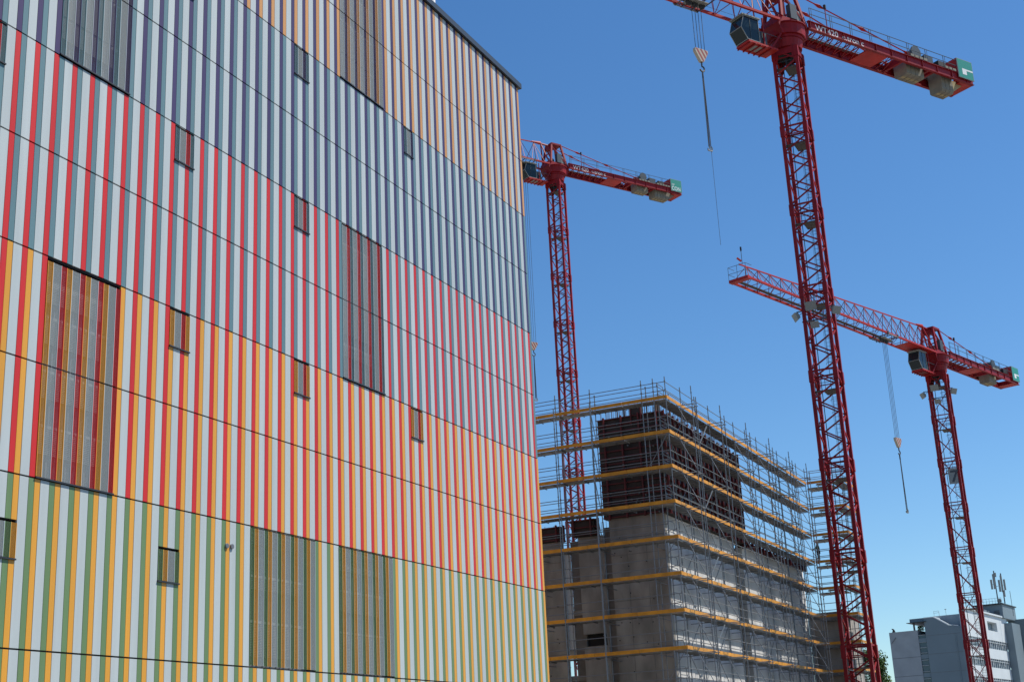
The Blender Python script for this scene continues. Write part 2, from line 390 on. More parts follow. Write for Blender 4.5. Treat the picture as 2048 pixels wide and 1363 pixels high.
def run_deck(z, a, b, inner, lab=''):
    # a,b: outer line end points; inner: unit vector toward the building (0.73 m wide)
    mb = MB(); a = Vector(a); b = Vector(b); inn = Vector(inner); L_ = (b - a).length; d = (b - a).normalized()
    n = max(1, int(round(L_ / 2.57)))
    for i in range(n):
        p = a + d * (L_ * i / n + .02); q = a + d * (L_ * (i + 1) / n - .02)
        for j in range(2):
            o0 = inn * (.04 + j * .375); o1 = inn * (.04 + j * .375 + .36)
            pts = [p + o0, q + o0, q + o1, p + o1]
            xs_ = [v.x for v in pts]; ys_ = [v.y for v in pts]
            mb.box(min(xs_), max(xs_), min(ys_), max(ys_), z - .055, z, deckm)
            for t in (.25, .5, .75):
                c = p.lerp(q, t) + (o0 + o1) / 2; mb.box(c.x - .16 * abs(inn.x) - .03 * abs(d.x), c.x + .16 * abs(inn.x) + .03 * abs(d.x), c.y - .16 * abs(inn.y) - .03 * abs(d.y), c.y + .16 * abs(inn.y) + .03 * abs(d.y), z - .085, z - .056, steel)
    # end frames
    for i in range(n + 1):
        p = a + d * (L_ * i / n); mb.bar((p.x, p.y, z - .09), tuple(Vector((p.x, p.y, z - .09)) + Vector((inn.x, inn.y, 0)) * .78), .03, steel, 6)
    C(mb.build('deck', sc))
def run_toe(z, a, b, out):
    a = Vector(a); b = Vector(b); o = Vector(out); d = (b - a).normalized(); L_ = (b - a).length; n = max(1, int(round(L_ / 2.57)))
    mb = MB()
    for i in range(n):
        p = a + d * (L_ * i / n - (.03 if i == 0 else 0)); q = a + d * (L_ * (i + 1) / n - .015); o0 = o * (-.07); o1 = o * (-.035)
        pts = [p + o0, q + o0, q + o1, p + o1]; xs_ = [v.x for v in pts]; ys_ = [v.y for v in pts]
        dz = rr.uniform(-.006, .006)
        mb.box(min(xs_), max(xs_), min(ys_), max(ys_), z + .005 + dz, z + .20 + dz, toem)
    C(mb.build('toe_board', sc))
def run_rail(z, a, b, hs=(.5, 1.0)):
    mb = MB()
    for h in hs: mb.bar((a[0], a[1], z + h), (b[0], b[1], z + h), .024, steel, 6)
    C(mb.build('guard_rail', sc))
for li, z in enumerate(LV):
    if z < .5: continue
    run_deck(z, (72, 24.8), (72, YL), (1, 0)); run_deck(z, (72.8, 24.8), (XE, 24.8), (0, 1)); run_deck(z, (XE, 24.0), (XE, YW), (1, 0)); run_deck(z - .1, (XE + .85, 24.9), (XE + .85, YW + .8), (1, 0)); run_deck(z - .1, (XE + 1.65, 24.9), (XE + 1.65, YW + .8), (1, 0)); run_deck(z, (XE + .76, YW), (XW, YW), (0, 1))
    run_toe(z, (72, 24.8), (72, YL), (1, 0)); run_toe(z, (72, 24.8), (XE, 24.8), (0, 1)); run_toe(z, (XE, YW), (XE, 24.7), (1, 0)); run_toe(z, (XE, YW), (XW, YW), (0, 1))
    run_rail(z, (72.0, 24.8), (72.0, YL)); run_rail(z, (72.73, 25.5), (72.73, YL)) if li < 5 else None
    run_rail(z, (72.0, 24.8), (XE, 24.8)); run_rail(z, (72.8, 25.53), (XE, 25.53)) if li < 4 else None
    run_rail(z, (XE, 24.8), (XE, YW)); run_rail(z, (XE, YW), (XW, YW)); run_rail(z, (XE + .73, 24.8), (XE + .73, YW)) if li < 5 else None
# buttress arms and bracing
for bi, x in enumerate(BX):
    for li, z in enumerate(LV):
        if z < 0: continue
        mb = MB()
        for xx in (x, x + .75): mb.bar((xx, 25.5, z - .12), (xx, 23.7, z - .12), .026, steel, 6)
        mb.bar((x, 23.8, z - .12), (x + .75, 23.8, z - .12), .024, steel, 6)
        if li > 0 and li % 3 == 1: mb.bar((x, 23.8, z + .9), (x, 24.8, z + .9), .024, steel, 6)
        C(mb.build('buttress_arm', sc))
    for li, z in enumerate(LV):
        if z < 1: continue
        if (li + bi) % 2 == 0: pipe((x + .75, 23.8, z - .1), (x + 3.4, 24.75, z - .16), 'brace', .026)
        if bi == 1 and li % 2 == 0: pipe((x + .1, 24.76, z - .2), (x + .1, 25.42, z - 1.45), 'brace', .04, wht)
        else: pipe((x, 24.75, z), (x + .0, 23.85, z - 1.9), 'brace', .022)
for li in range(0, 10):
    z = LV[li]
    if z < 1.0: continue
    mb = MB()
    mb.bar((71.98, 29.5, z), (72.7, 29.5, z - 1.95), .024, steel, 6); mb.bar((71.97, 24.85, z), (71.97, 26.2, z - 1.95), .022, steel, 6) if li % 3 == 1 else None
    mb.bar((71.2, 29.2, z - .1), (72.7, 29.2, z - .1), .026, steel, 6); mb.bar((71.2, 31.5, z - .1), (72.7, 31.5, z - .1), .026, steel, 6)
    mb.bar((71.2, 29.2, z - .1), (71.2, 31.5, z - .1), .022, steel, 6) if li > 4 else None
    C(mb.build('brace', sc))
for i, x in enumerate(XS[:-1]):
    if i % 2 == 0:
        mb = MB()
        for li, z in enumerate(LV[:-1]):
            x2 = XS[i + 1]
            a, b = ((x, 25.56, z), (x2, 25.56, z - 2.0)) if li % 2 else ((x2, 25.56, z), (x, 25.56, z - 2.0))
            mb.bar(a, b, .022, steel, 6)
        C(mb.build('brace', sc))
for li, z in enumerate(LV):     # wall ties
    if 0 < z < 15:
        for x in XS: pipe((x, 24.7, z - .19), (x, 26.19, z - .19), 'wall_tie', .022)
        for y in (26.3, 29.4, 33.5): pipe((71.9, y, z - .2), (73.99, y, z - .2), 'wall_tie', .022)
for li, z in enumerate(LV):     # bent handrail hoops at the corner gates
    if z < 1: continue
    mb = MB()
    for (cx_, cy_) in ((72.76, 25.56),):
        for h in (.35, .95):
            mb.path([(cx_, cy_, z + h), (cx_ - .0, cy_ - .0, z + h + .25), (cx_ + 1.0, cy_, z + h + .25), (cx_ + 1.1, cy_, z + h + .1), (cx_ + 1.1, cy_, z + h - .2), (cx_, cy_, z + h - .2)], .022, steel)
    mb.bar((72.4, 24.85, z + .3), (73.8, 25.5, z + .3), .022, steel, 6)
    C(mb.build('gate_rail', sc))
# ------------------------------------------------------------------ cranes
GC = 'red tower cranes over the site'
def lattice_mast(root, W, z1, bay, sec, xbrace=False, ladder_side=1, floods=(), chord=.125, diag=.055):
    h = W / 2 - chord * .8
    mb = MB()
    for sx in (-1, 1):
        for sy in (-1, 1): mb.box(sx * h - chord, sx * h + chord, sy * h - chord, sy * h + chord, 0, z1, cred)
    nb = int(z1 / bay)
    off = z1 - nb * bay
    for i in range(nb):
        za = off + i * bay; zb_ = za + bay; zm = za + bay / 2
        for sx in (-1, 1):      # faces seen from the camera (normal X)
            if xbrace:
                mb.bar((sx * h, -h, za), (sx * h, h, zb_), diag, cred); mb.bar((sx * h, h, za), (sx * h, -h, zb_), diag * .8, cred) if sx < 0 else None
            else:
                mb.bar((sx * h, h, za), (sx * h, -h, zm), diag, cred); mb.bar((sx * h, -h, zm), (sx * h, h, zb_), diag, cred)
        for sy in (-1, 1):
            if xbrace:
                mb.bar((-h, sy * h, za), (h, sy * h, zb_), diag * .8, cred)
            else:
                mb.bar((-h, sy * h, za), (h, sy * h, zm), diag * .9, cred); mb.bar((h, sy * h, zm), (-h, sy * h, zb_), diag * .9, credd)
    zz = z1
    while zz > 1:
        for s_ in (-1, 1):
            mb.bar((s_ * h, -h, zz - .1), (s_ * h, h, zz - .1), diag * 1.2, cred); mb.bar((-h, s_ * h, zz - .1), (h, s_ * h, zz - .1), diag * 1.2, cred)
            mb.bar((s_ * h, -h, zz - .8), (s_ * h, h, zz - .8), diag * .7, cred)
            for s2 in (-1, 1): mb.box(s_ * h - chord * 1.35, s_ * h + chord * 1.35, s2 * h - chord * 1.35, s2 * h + chord * 1.35, zz - .95, zz - .05, cred)
        zz -= sec
    mb.build('mast', root)
    zz = z1 - sec * .0 - 1.6
    while zz > 2:
        p = MB(); p.box(-h + .12, h - .12, -h + .12, h * .25, zz - .05, zz, gratem); p.box(-h + .1, -h + .5, h * .25, h - .12, zz - .05, zz, gratem)
        p.bar((-h, -h + .1, zz - .08), (h, -h + .1, zz - .08), .05, cgrey); p.bar((-h, h - .1, zz - .08), (h, h - .1, zz - .08), .05, cgrey)
        for hh in (.55, 1.1): p.bar((-h + .15, -h + .15, zz + hh), (-h + .15, h - .15, zz + hh), .022, cgrey)
        for yy in (-h + .15, 0, h - .15): p.bar((-h + .15, yy, zz), (-h + .15, yy, zz + 1.1), .022, cgrey)
        p.build('platform', root)
        l = MB(); x0 = h - .35; y0 = -h + .55 * 1.0
        zl0 = max(.2, zz - sec)
        for yy in (-.2, .2): l.bar((x0, y0 + yy, zl0), (x0, y0 + yy, zz + .9), .022, cgrey)
        z = zl0
        while z < zz: l.bar((x0, y0 - .2, z), (x0, y0 + .2, z), .013, cgrey); z += .3
        z = zl0 + 2.2
        while z < zz - .3:
            pts = [(x0 - .65 * math.sin(math.pi * t / 6), y0 - .34 * math.cos(math.pi * t / 6), z) for t in range(7)]; l.path(pts, .015, cgrey); z += .95
        for t in (2, 3, 4): l.bar((x0 - .65 * math.sin(math.pi * t / 6), y0 - .34 * math.cos(math.pi * t / 6), zl0 + 2.2), (x0 - .65 * math.sin(math.pi * t / 6), y0 - .34 * math.cos(math.pi * t / 6), zz - .4), .012, cgrey)
        l.build('ladder', root)
        zz -= sec
    c = MB(); c.bar((-.1, h * .45, 0), (-.1, h * .45, z1), .022, blackm, 5); c.bar((0, h * .5, 0), (0, h * .5, z1), .014, blackm, 5); c.build('power_cable', root)
    return h
def floodlight(root, x, y, z, dx, dy, s=.38, m=None):
    mb = MB(); m = m or lampg
    d = Vector((dx, dy, -.5)).normalized(); u = d.cross(Vector((0, 0, 1))).normalized(); v = u.cross(d).normalized(); c = Vector((x, y, z))
    def P(a, b, t): return c + u * a + v * b + d * t
    fr = [P(-s, -s * .8, .18), P(s, -s * .8, .18), P(s, s * .8, .18), P(-s, s * .8, .18)]; bk = [P(-s * .7, -s * .5, -.12), P(s * .7, -s * .5, -.12), P(s * .7, s * .5, -.12), P(-s * .7, s * .5, -.12)]
    mb.quad(fr, cabfr); mb.quad(bk[::-1], m)
    for i in range(4): mb.quad([fr[i], bk[i], bk[(i + 1) % 4], fr[(i + 1) % 4]], m)
    mb.bar(P(0, 0, -.12), P(0, .1, -.6), .03, cgrey)
    return mb.build('floodlight', root)
def crane_top(root, zt, azc, Lc, Lj, trolley, drop, sling, scale=1.0, blocks=((13.5, 15.7, .6, 4), (17.9, 19.4, 1.1, 3)), sign='L', tail=0, words=True, jib_end=True, plate=False):
    up = bpy.data.objects.new('slewing_upperworks', None); col.objects.link(up); up.parent = root
    up.location = (0, 0, zt); up.rotation_euler = (0, 0, azc); up.scale = (scale,) * 3
    # slewing ring & turret (local frame: +x counter-jib, z=0 mast top)
    mb = MB(); mb.bar((0, 0, .05), (0, 0, .75), 1.18, cred, 24, 1.3); mb.bar((0, 0, .78), (0, 0, 1.0), 1.38, cred, 24); mb.bar((0, 0, .02), (0, 0, -.35), 1.0, dark, 20)
    mb.bar((0, 0, -1.5), (0, 0, -.36), .25, dark, 10)
    mb.build('slewing_ring', up)
    mb = MB()
    for k in range(4):
        mb2 = [(-1.0, .0), (1.0, 0), (1.0, -1.6), (.72, -1.5), (.55, -.9), (-.55, -.9), (-.72, -1.5), (-1.0, -1.6)]
        # arched plate on each face of the mast head
        a = math.pi / 2 * k - azc
        for s0, s1 in zip(mb2[:-1], mb2[1:]): pass
        def W3(u, v): return (math.cos(a) * 1.0 - math.sin(a) * u, math.sin(a) * 1.0 + math.cos(a) * u, v)
        for poly in ([(-1.0, .02), (-.55, .02), (-.55, -.75), (-.72, -1.25), (-1.0, -1.6)], [(-.55, .02), (.55, .02), (.55, -.55), (-.55, -.55)], [(.55, .02), (1.0, .02), (1.0, -1.6), (.72, -1.25), (.55, -.75)]):
            mb.quad([W3(u, v) for u, v in poly], cred); 
            mb.quad([(W3(u, v)[0] * .95, W3(u, v)[1] * .95, v) for u, v in poly][::-1], cred)
    mb.build('mast_head_plate', up)
    mb = MB()
    mb.prism([(-1.35, 1.0), (1.35, 1.0), (1.7, 1.9), (1.55, 2.55), (-1.55, 2.55), (-1.7, 1.9)], 'y', -1.0, 1.0, cred)
    mb.bar((0, 0, 1.02), (0, 0, 1.9), 1.55, cred, 20, 1.62); mb.bar((0, 0, 1.9), (0, 0, 1.98), 1.75, cred, 20)
    mb.box(.2, 1.2, -.7, .5, 2.551, 3.2, cgrey); mb.bar((-.7, -.6, 2.9), (-.7, .6, 2.9), .32, cgrey, 12)
    mb.build('turret', up)
    zb = 2.0
    # tower head
    mb = MB(); T = 5.4
    for sy in (-1, 1):
        mb.bar((1.25, sy * 1.0, 2.5), (.75, sy * .62, T), .17, cred); mb.bar((-1.25, sy * 1.0, 2.5), (-.75, sy * .62, T), .17, cred)
        mb.bar((1.25, sy * 1.0, 2.6), (-.7, sy * .64, T - .4), .11, cred); mb.bar((-.8, sy * .66, T), (.8, sy * .66, T), .17, cred)
    for sx in (-1, 1):
        mb.bar((sx * .75, -.66, T), (sx * .75, .66, T), .16, cred); mb.bar((sx * 1.0, -.8, 4.0), (sx * 1.0, .8, 4.0), .08, cred)
        mb.bar((sx * 1.2, -1, 2.7), (sx * 1.0, .8, 4.0), .06, cred)
    mb.box(-.7, .7, -.6, .6, T - .12, T + .1, cred); mb.box(-.95, -.3, -.45, .45, T - .75, T - .15, cred)
    mb.build('tower_head', up)
    mb = MB(); mb.box(-.2, .5, -1.05, -.6, 2.6, 3.9, cgrey); mb.box(.55, 1.0, -.95, -.4, 2.6, 3.5, lampg); mb.build('electrical_cabinet', up)
    # counter jib
    cj = MB(); W = 1.15; x0 = 1.5
    for sy in (-1, 1):
        y = sy * W
        cj.box(x0, Lc, y - .02, y + .02, zb + .05, zb + .70, cred)
        cj.box(x0, Lc, y - .13, y + .13, zb, zb + .05, cred); cj.box(x0, Lc, y - .13, y + .13, zb + .70, zb + .75, cred)
        x = x0 + .2
        while x < Lc: cj.box(x - .015, x + .015, y - .11, y + .11, zb + .051, zb + .699, cred); x += 1.9
    x = x0
    while x < min(12.5, Lc - 6):
        cj.bar((x, -W, zb + .12), (x, W, zb + .12), .05, cred)
        if not (8.0 < x < 10.6):
            cj.bar((x, -W, zb + .12), (x + 1.0, W, zb + .12), .045, cred); cj.bar((x + 1.0, W, zb + .12), (x + 1.0, -W, zb + .12), .035, cred)
            cj.bar((x, -W, zb + .6), (x + 1.0, W, zb + .6), .035, cred)
        x += 1.0
    cj.box(8.4, 10.9, -W + .14, W - .14, zb + .02, zb + .06, credd)
    for x in (12.6, 15.9, 16.5, Lc - 1.3): cj.box(x - .12, x + .12, -W + .14, W - .14, zb + .03, zb + .6, cred)
    cj.box(Lc - 1.6, Lc, -W + .14, W - .14, zb + .02, zb + .08, credd); cj.box(Lc - .06, Lc, -W, W, zb + .05, zb + .85, cred)
    cj.build('counter_jib', up)
    for (a, b, dep, n) in blocks:
        t = (b - a) / n
        for i in range(n):
            bb = MB(); xa = a + i * t + .02; xb_ = a + (i + 1) * t - .02
            prof = [(-.68, zb + 1.1), (.68, zb + 1.1), (.68, zb - dep * .85), (.55, zb - dep), (-.55, zb - dep), (-.68, zb - dep * .85)]
            bb.prism(prof, 'x', xa, xb_, ballast); bb.box(xa + .04, xb_ - .04, -1.3, 1.3, zb + .78, zb + 1.0, ballast)
            bb.box(xa + .05, xb_ - .05, -.15, .15, zb - dep - .03, zb - dep - .001, ballastd)
            bb.build('counterweight_block', up)
    if tail:
        bb = MB(); bb.prism([(19.45, zb + .2), (Lc - .7, zb + .2), (Lc - .9, zb - .02), (19.45, zb - .85)], 'y', -.62, .62, ballastd if tail > 1 else ballast); bb.build('counterweight_block', up)
    # walkway rails
    for sy in (-1, 1):
        rl = MB(); y = sy * 1.28; x = 1.7
        for hh in (.6, 1.15): rl.bar((1.7, y, zb + .76 + hh), (Lc - 1.5, y, zb + .76 + hh), .03, cgrey)
        while x < Lc - 1.4: rl.bar((x, y, zb + .75), (x, y, zb + 1.92), .028, cgrey); rl.bar((x + .22, y, zb + .75), (x + .22, y, zb + 1.92), .018, cgrey); x += 2.3
        rl.build('walkway_rail', up)
    wk = MB(); wk.box(1.7, 12.3, W - .45, W + .1, zb + .76, zb + .79, deckm); wk.build('walkway', up)
    # winch
    wn = MB(); wn.box(14.2, 15.5, -.8, .8, zb + 1.12, zb + 1.25, cred); wn.bar((14.9, -.7, zb + 1.7), (14.9, .7, zb + 1.7), .42, rope, 16); wn.bar((14.9, .72, zb + 1.7), (14.9, .85, zb + 1.7), .6, cgrey, 16); wn.bar((14.9, -.85, zb + 1.7), (14.9, -.72, zb + 1.7), .6, cgrey, 16)
    wn.box(16.2, 17.3, -.6, .6, zb + 1.12, zb + 1.9, cgrey); wn.box(17.6, 18.6, -.9, .5, zb + 1.12, zb + 1.6, blackm); wn.build('hoist_winch', up)
    # tie rods
    for sy in (-1, 1):
        td = MB(); a = Vector((.85, sy * .62, T)); b = Vector((min(14.3, Lc - 5), sy * W, zb + .85)); td.bar(a, b, .06, credd, 6)
        for t in (.2, .55, .93):
            p = a.lerp(b, t); d = (b - a).normalized(); td.bar(p - d * .45, p, .07, credd, 6, .16); td.bar(p, p + d * .45, .16, credd, 6, .07)
        td.build('tie_rod', up)
    an = MB(); an.bar((3.9, -1.0, zb + .76), (3.9, -1.0, zb + 2.7), .04, cred); an.bar((3.9, -1.0, zb + 2.6), (3.9, -1.0, zb + 2.95), .12, blackm, 6); an.build('warning_lamp_mast', up)
    # letters
    if words:
        mw = Matrix.Translation((2.3, -W - .024, zb + .12)) @ Matrix.Rotation(math.pi / 2, 4, 'X')
        text_part('WT420', .74, wht, 'lettering', up, mw, .004, 1.12, .002)
        mw = Matrix.Translation((5.35, -W - .024, zb + .14)) @ Matrix.Rotation(math.pi / 2, 4, 'X')
        text_part('e.tronic', .70, wht, 'lettering', up, mw, .004, 1.16, .003)
    # sign panel at the end on both sides
    sg = MB(); xs0, xs1 = Lc - 2.05, Lc - .05; z0, z1 = zb + .30, zb + 2.15
    sg.box(xs0, xs1, -W - .22, -W - .14, z0, z1, cabfr); sg.box(xs0 + .05, xs1 - .05, -W - .226, -W - .221, z0 + .05, z1 - .05, sgreen)
    sg.box(xs0 - .02, xs0 + .1, -W - .13, W + .1, zb + .78, z1, credd)
    so_ = sg.build('sign_board', up)
    if sign == 'L':
        k = MB(); k.prism([(xs0 + .55, z0 + .38), (xs0 + 1.1, z0 + .38), (xs0 + 1.1, z0 + .80), (xs0 + 1.95, z0 + .80), (xs0 + 1.95, z0 + .95), (xs0 + .55, z0 + .95)], 'y', -W - .232, -W - .227, wht); k.build('logo', so_)
    else:
        mw = Matrix.Translation((xs0 + .12, -W - .232, z0 + .16)) @ Matrix.Rotation(math.pi / 2, 4, 'X'); text_part('CON', .82, wht, 'lettering', so_, mw, .003, .86, .008)
        mw = Matrix.Translation((xs0 + .16, -W - .232, z0 + .86)) @ Matrix.Rotation(math.pi / 2, 4, 'X'); text_part('GP', .42, wht, 'lettering', so_, mw, .003, 1.0)
    # jib (toward -x)
    jb = MB(); hb = 1.0; Hj = 3.15; n = int(Lj / 2.1); st = Lj / n
    xa = -1.5
    for sy in (-1, 1): jb.bar((xa, sy * hb, zb + .1), (-Lj, sy * hb, zb + .1), .14, credd)
    jb.bar((xa - .6, 0, zb + Hj + .2), (-Lj - .1, 0, zb + .1 + Hj * .52), .08, credd)
    for i in range(n):
        x = -Lj + i * st; x2 = x + st
        if x2 > -.5: break
        zt_ = zb + .1 + Hj * (.53 + .50 * i / n); xm = x + st / 2
        for sy in (-1, 1):
            jb.bar((x, sy * hb, zb + .1), (xm, 0, zt_), .038, cred); jb.bar((xm, 0, zt_), (x2, sy * hb, zb + .1), .038, cred)
            jb.bar((xm, sy * hb, zb + .1), (xm, 0, zt_), .028, credd) if sy < 0 else None
        jb.bar((x, -hb, zb + .1), (x2, hb, zb + .1), .032, cred); jb.bar((x, -hb, zb + .1), (x, hb, zb + .1), .032, cred)
    jb.build('jib', up)
    if plate:
        pn = MB(); pn.box(-8.0, -1.8, -hb + .12, hb - .12, zb + .05, zb + .09, credd); pn.build('jib_floor_plate', up)
    wk = MB(); wk.box(-Lj + .3, -9.2, .35, hb - .2, zb + .2, zb + .23, gratem); wk.build('jib_walkway', up)
    tr = MB()
    tr.bar((-.85, .0, T - .1), (-2.4, 0, zb + Hj + .2), .14, cred, 6); tr.bar((-2.2, 0, zb + Hj + .25), (-3.6, 0, zb + Hj + .2), .24, credd, 6, .10)
    tr.bar((-1.4, -.72, 2.6), (-2.1, 0, zb + Hj + .2), .09, cred); tr.bar((-1.4, .72, 2.6), (-2.1, 0, zb + Hj + .2), .09, cred)
    tr.build('jib_hanger', up)
    if jib_end:
        e = MB(); x = -Lj
        e.box(x - .5, x + .15, -hb - .1, hb + .1, zb - .05, zb + .25, credd)
        for yy in (-hb, 0, hb): e.bar((x - .6, yy, zb + .2), (x - .6, yy, zb + 1.5), .022, cgrey)
        for zz in (.8, 1.5): e.bar((x - .6, -hb, zb + zz), (x - .6, hb, zb + zz), .024, cgrey); e.bar((x - .6, hb, zb + zz), (x + .5, hb, zb + zz), .024, cgrey); e.bar((x - .6, -hb, zb + zz), (x + .5, -hb, zb + zz), .024, cgrey)
        e.bar((x + .5, 0, zb + 1.9), (x + .5, 0, zb + 3.6), .03, cgrey); e.bar((x + .5, 0, zb + 3.3), (x + .5, 0, zb + 3.7), .09, blackm, 6); e.bar((x + .2, -.1, zb + 2.1), (x - .2, .1, zb + 2.4), .1, credd)
        e.build('jib_end_cage', up)
    # cab under the jib, on the near side
    cb = MB(); cx0, cx1, cy0, cy1, cz0, cz1 = -5.1, -3.5, -.55, .75, -.3, 1.7
    prof = [(cx0 + .35, cz0), (cx1, cz0), (cx1, cz1), (cx0 + .1, cz1), (cx0 - .25, cz0 + .9)]
    cb.prism(prof, 'y', cy0, cy1, cabglass); cb_o = cb.build('operator_cab', up)
    fr = MB()
    for y in (cy0 - .01, cy1 + .01):
        for a, b in zip(prof, prof[1:] + prof[:1]): fr.bar((a[0], y, a[1]), (b[0], y, b[1]), .035, cabfr)
        fr.bar((cx0 + .7, y, cz0), (cx0 + .7, y, cz1), .03, cgrey)
    for a in prof: fr.bar((a[0], cy0, a[1]), (a[0], cy1, a[1]), .035, cabfr)
    fr.box(cx0 - .1, cx1 + .2, cy0 - .1, cy1 + .1, cz1 + .03, cz1 + .13, cabfr); fr.build('window_frame', cb_o)
    fl = MB(); fl.box(cx0 + .4, -1.6, cy0 - .05, cy1 + .1, cz0 - .2, cz0 - .06, credd); fl.box(cx0 + 1.3, cx0 + 2.1, cy0 + .25, cy1 - .25, cz0 - .215, cz0 - .201, lampg); [fl.box(cx0 + .5 + q * .55, cx0 + .6 + q * .55, cy0 - .08, cy1 + .13, cz0 - .3, cz0 - .216, cred) for q in range(5)]; fl.bar((-2.6, cy1, cz0 - .15), (-1.2, .9, 1.2), .09, cred); fl.bar((-2.2, cy0, cz0 - .1), (-1.2, -.9, 1.2), .09, cred)
    for yy in (cy0, cy1): fl.bar((-3.0, yy, cz0 - .1), (-3.0, yy, 2.0), .07, cred)
    for yy in (cy0 - .15, cy1 + .2): fl.bar((cx1, yy, cz0 + .9), (-1.2, yy, cz0 + .9), .025, cgrey)
    fl.box(cx1 + .05, cx1 + .9, cy0 + .1, cy1 - .2, cz0 - .05, cz0 + 1.1, cgrey); fl.build('cab_platform', up)
    # trolley, ropes, hook block
    tl = MB(); x = -trolley
    for sy in (-1, 1):
        tl.bar((x - 1.2, sy * (hb + .15), zb - .05), (x + 1.2, sy * (hb + .15), zb - .05), .06, cabfr); 
        for dx in (-1.1, 1.1): tl.bar((x + dx, sy * (hb + .05), zb + .1), (x + dx, sy * (hb + .22), zb + .1), .14, rope, 10)
    for dx in (-1.1, -.5, .5, 1.1): tl.bar((x + dx, -hb - .15, zb - .12), (x + dx, hb + .15, zb - .12), .05, cgrey)
    for dx in (-.7, -.1, .6): tl.bar((x + dx, -.1, zb - .35), (x + dx, .1, zb - .35), .26, blackm, 14)
    tl.bar((x - 1.3, .3, zb - .1), (x - 1.3, .3, zb - .8), .04, rope); tl.box(x - .9, x + .9, -.45, .45, zb - .25, zb - .18, cabfr)
    tl.build('trolley', up)
    zh = zb - drop
    rp_ = MB()
    for dx in (-.48, -.16, .14, .46): rp_.bar((x + dx, 0, zb - .3), (x + dx * .95, 0, zh), .023, rope, 5)
    rp_.bar((-1.5, 0, zb - .12), (x, 0, zb - .2), .013, rope, 5); rp_.bar((x, .2, zb - .5), (-Lj + 1, .2, zb - .15), .012, rope, 5)
    rp_.build('hoist_rope', up)
    hk = MB()
    prof = [(x - .62, zh + .05), (x + .62, zh + .05), (x + .62, zh - .2), (x + .14, zh - 1.0), (x - .14, zh - 1.0), (x - .62, zh - .2)]
    hk.prism(prof, 'y', -.14, .14, stripe_y)
    for i in range(4):
        t0 = -.95 + i * .42; q = []
        for (u, v) in ((t0, 0), (t0 + .18, 0), (t0 + .18 + .72, -1), (t0 + .72, -1)):
            q.append((u, v))
        # diagonal warning stripes clipped to the block outline
        def hw(v): return .62 if v > -.2 else .62 - (.48) * (-v - .2) / .8
        a = []
        for s in range(9):
            v = .03 - s * .125; l_ = t0 + .05 - v * .62 - .1; r_ = l_ + .2; wv = hw(v) - .01; l2 = max(-wv, min(wv, l_)); r2 = max(-wv, min(wv, r_)); a.append((l2, r2, v))
        for (l1, r1, v1), (l2, r2, v2) in zip(a[:-1], a[1:]):
            if r1 - l1 > .01 or r2 - l2 > .01:
                for yy in (-.143, .143): hk.quad([(x + l1, yy, zh + v1), (x + r1, yy, zh + v1), (x + r2, yy, zh + v2), (x + l2, yy, zh + v2)], stripe_r)
    hk.box(x - .6, x + .6, -.2, -.15, zh - .12, zh + .02, rope) if False else None
    ho = hk.build('hook_block', up)
    h2 = MB(); pts = [(x, 0, zh - 1.0), (x, 0, zh - 1.35)] + [(x + .22 * math.sin(t), 0, zh - 1.57 + .22 * math.cos(t)) for t in [i * .55 for i in range(9)]]
    h2.path(pts, .065, rope, 6); h2.build('hook', ho)
    return up, x, zh
def sling(up, x, zh, length, thin, label):
    # top-level: hangs from the hook
    mw = Matrix.Rotation(0, 4, 'Z')
    p = up.parent.matrix_basis @ up.matrix_basis @ Vector((x, 0, zh - 1.75))
    root = empty('lifting_sling', tuple(p), up.rotation_euler.z, label, 'lifting sling')
    mb = MB(); mb.bar((0, 0, 0), (0, 0, -.5), .07, rope, 6)
    for dx, dy in ((-.1, 0), (.02, .05), (.1, 0)): mb.bar((dx * .4, dy * .3, -.3), (dx, dy, -length), .035, rope, 5)
    mb.build('chain_leg', root)
    mb = MB()
    for dx in (-.1, .1): mb.path([(dx, 0, -length), (dx + .12, 0, -length - .15), (dx + .08, 0, -length - .38), (dx - .1, 0, -length - .36), (dx - .1, 0, -length - .2)], .05, lampg, 6)
    mb.build('end_hook', root)
    if thin:
        mb = MB(); mb.bar((.1, 0, -length - .2), (.1, 0, -length - thin), .014, rope, 5); mb.build('tag_line', root)
    return root
def make_crane(cx, cy, W, zt, azc, label, bay, sec, xb, **kw):
    root = empty('tower_crane', (cx, cy, 0), 0, label, 'tower crane', GC)
    b = MB(); b.box(-3, 3, -3, 3, 0, .5, ballast); b.build('foundation', root)
    h = lattice_mast(root, W, zt, bay, sec, xb, diag=.055 if xb else .07)
    up, x, zh = crane_top(root, zt, azc, **kw)
    return root, up, x, zh, h
bpy.context.view_layer.update()
c1, up1, x1, zh1, h1 = make_crane(98.0, 21.2, 2.0, 55.35, R(-30.5), 'nearest red tower crane, its mast crossing the scaffolding on the right', 2.2, 6.6, False,
    Lc=21.6, Lj=48, trolley=9.35, drop=4.3, sling=0, jib_end=True, tail=2)
c2, up2, x2, zh2, h2 = make_crane(157.0, 67.2, 2.0, 77.7, R(-30.3), 'red tower crane with a green CON sign rising between striped building and scaffolding', 2.2, 6.6, False,
    Lc=21.5, Lj=48, trolley=5.1, drop=25.4, sling=0, sign='CON', blocks=((13.7, 15.7, .6, 4), (16.9, 19.4, .95, 5)), tail=1)
c3, up3, x3, zh3, h3 = make_crane(145.6, 19.9, 2.0, 39.95, R(-16.6), 'farthest right red tower crane with a number 7 board on its mast', 2.3, 4.6, True,
    Lc=21.2, Lj=40.5, trolley=12.2, drop=11.6, sling=0, scale=.9, blocks=((13.4, 15.4, .8, 2),), tail=0, words=False, plate=True)
sling(up1, x1, zh1, 6.2, 7.8, 'long chain sling with a thin tag line hanging from the nearest crane hook')
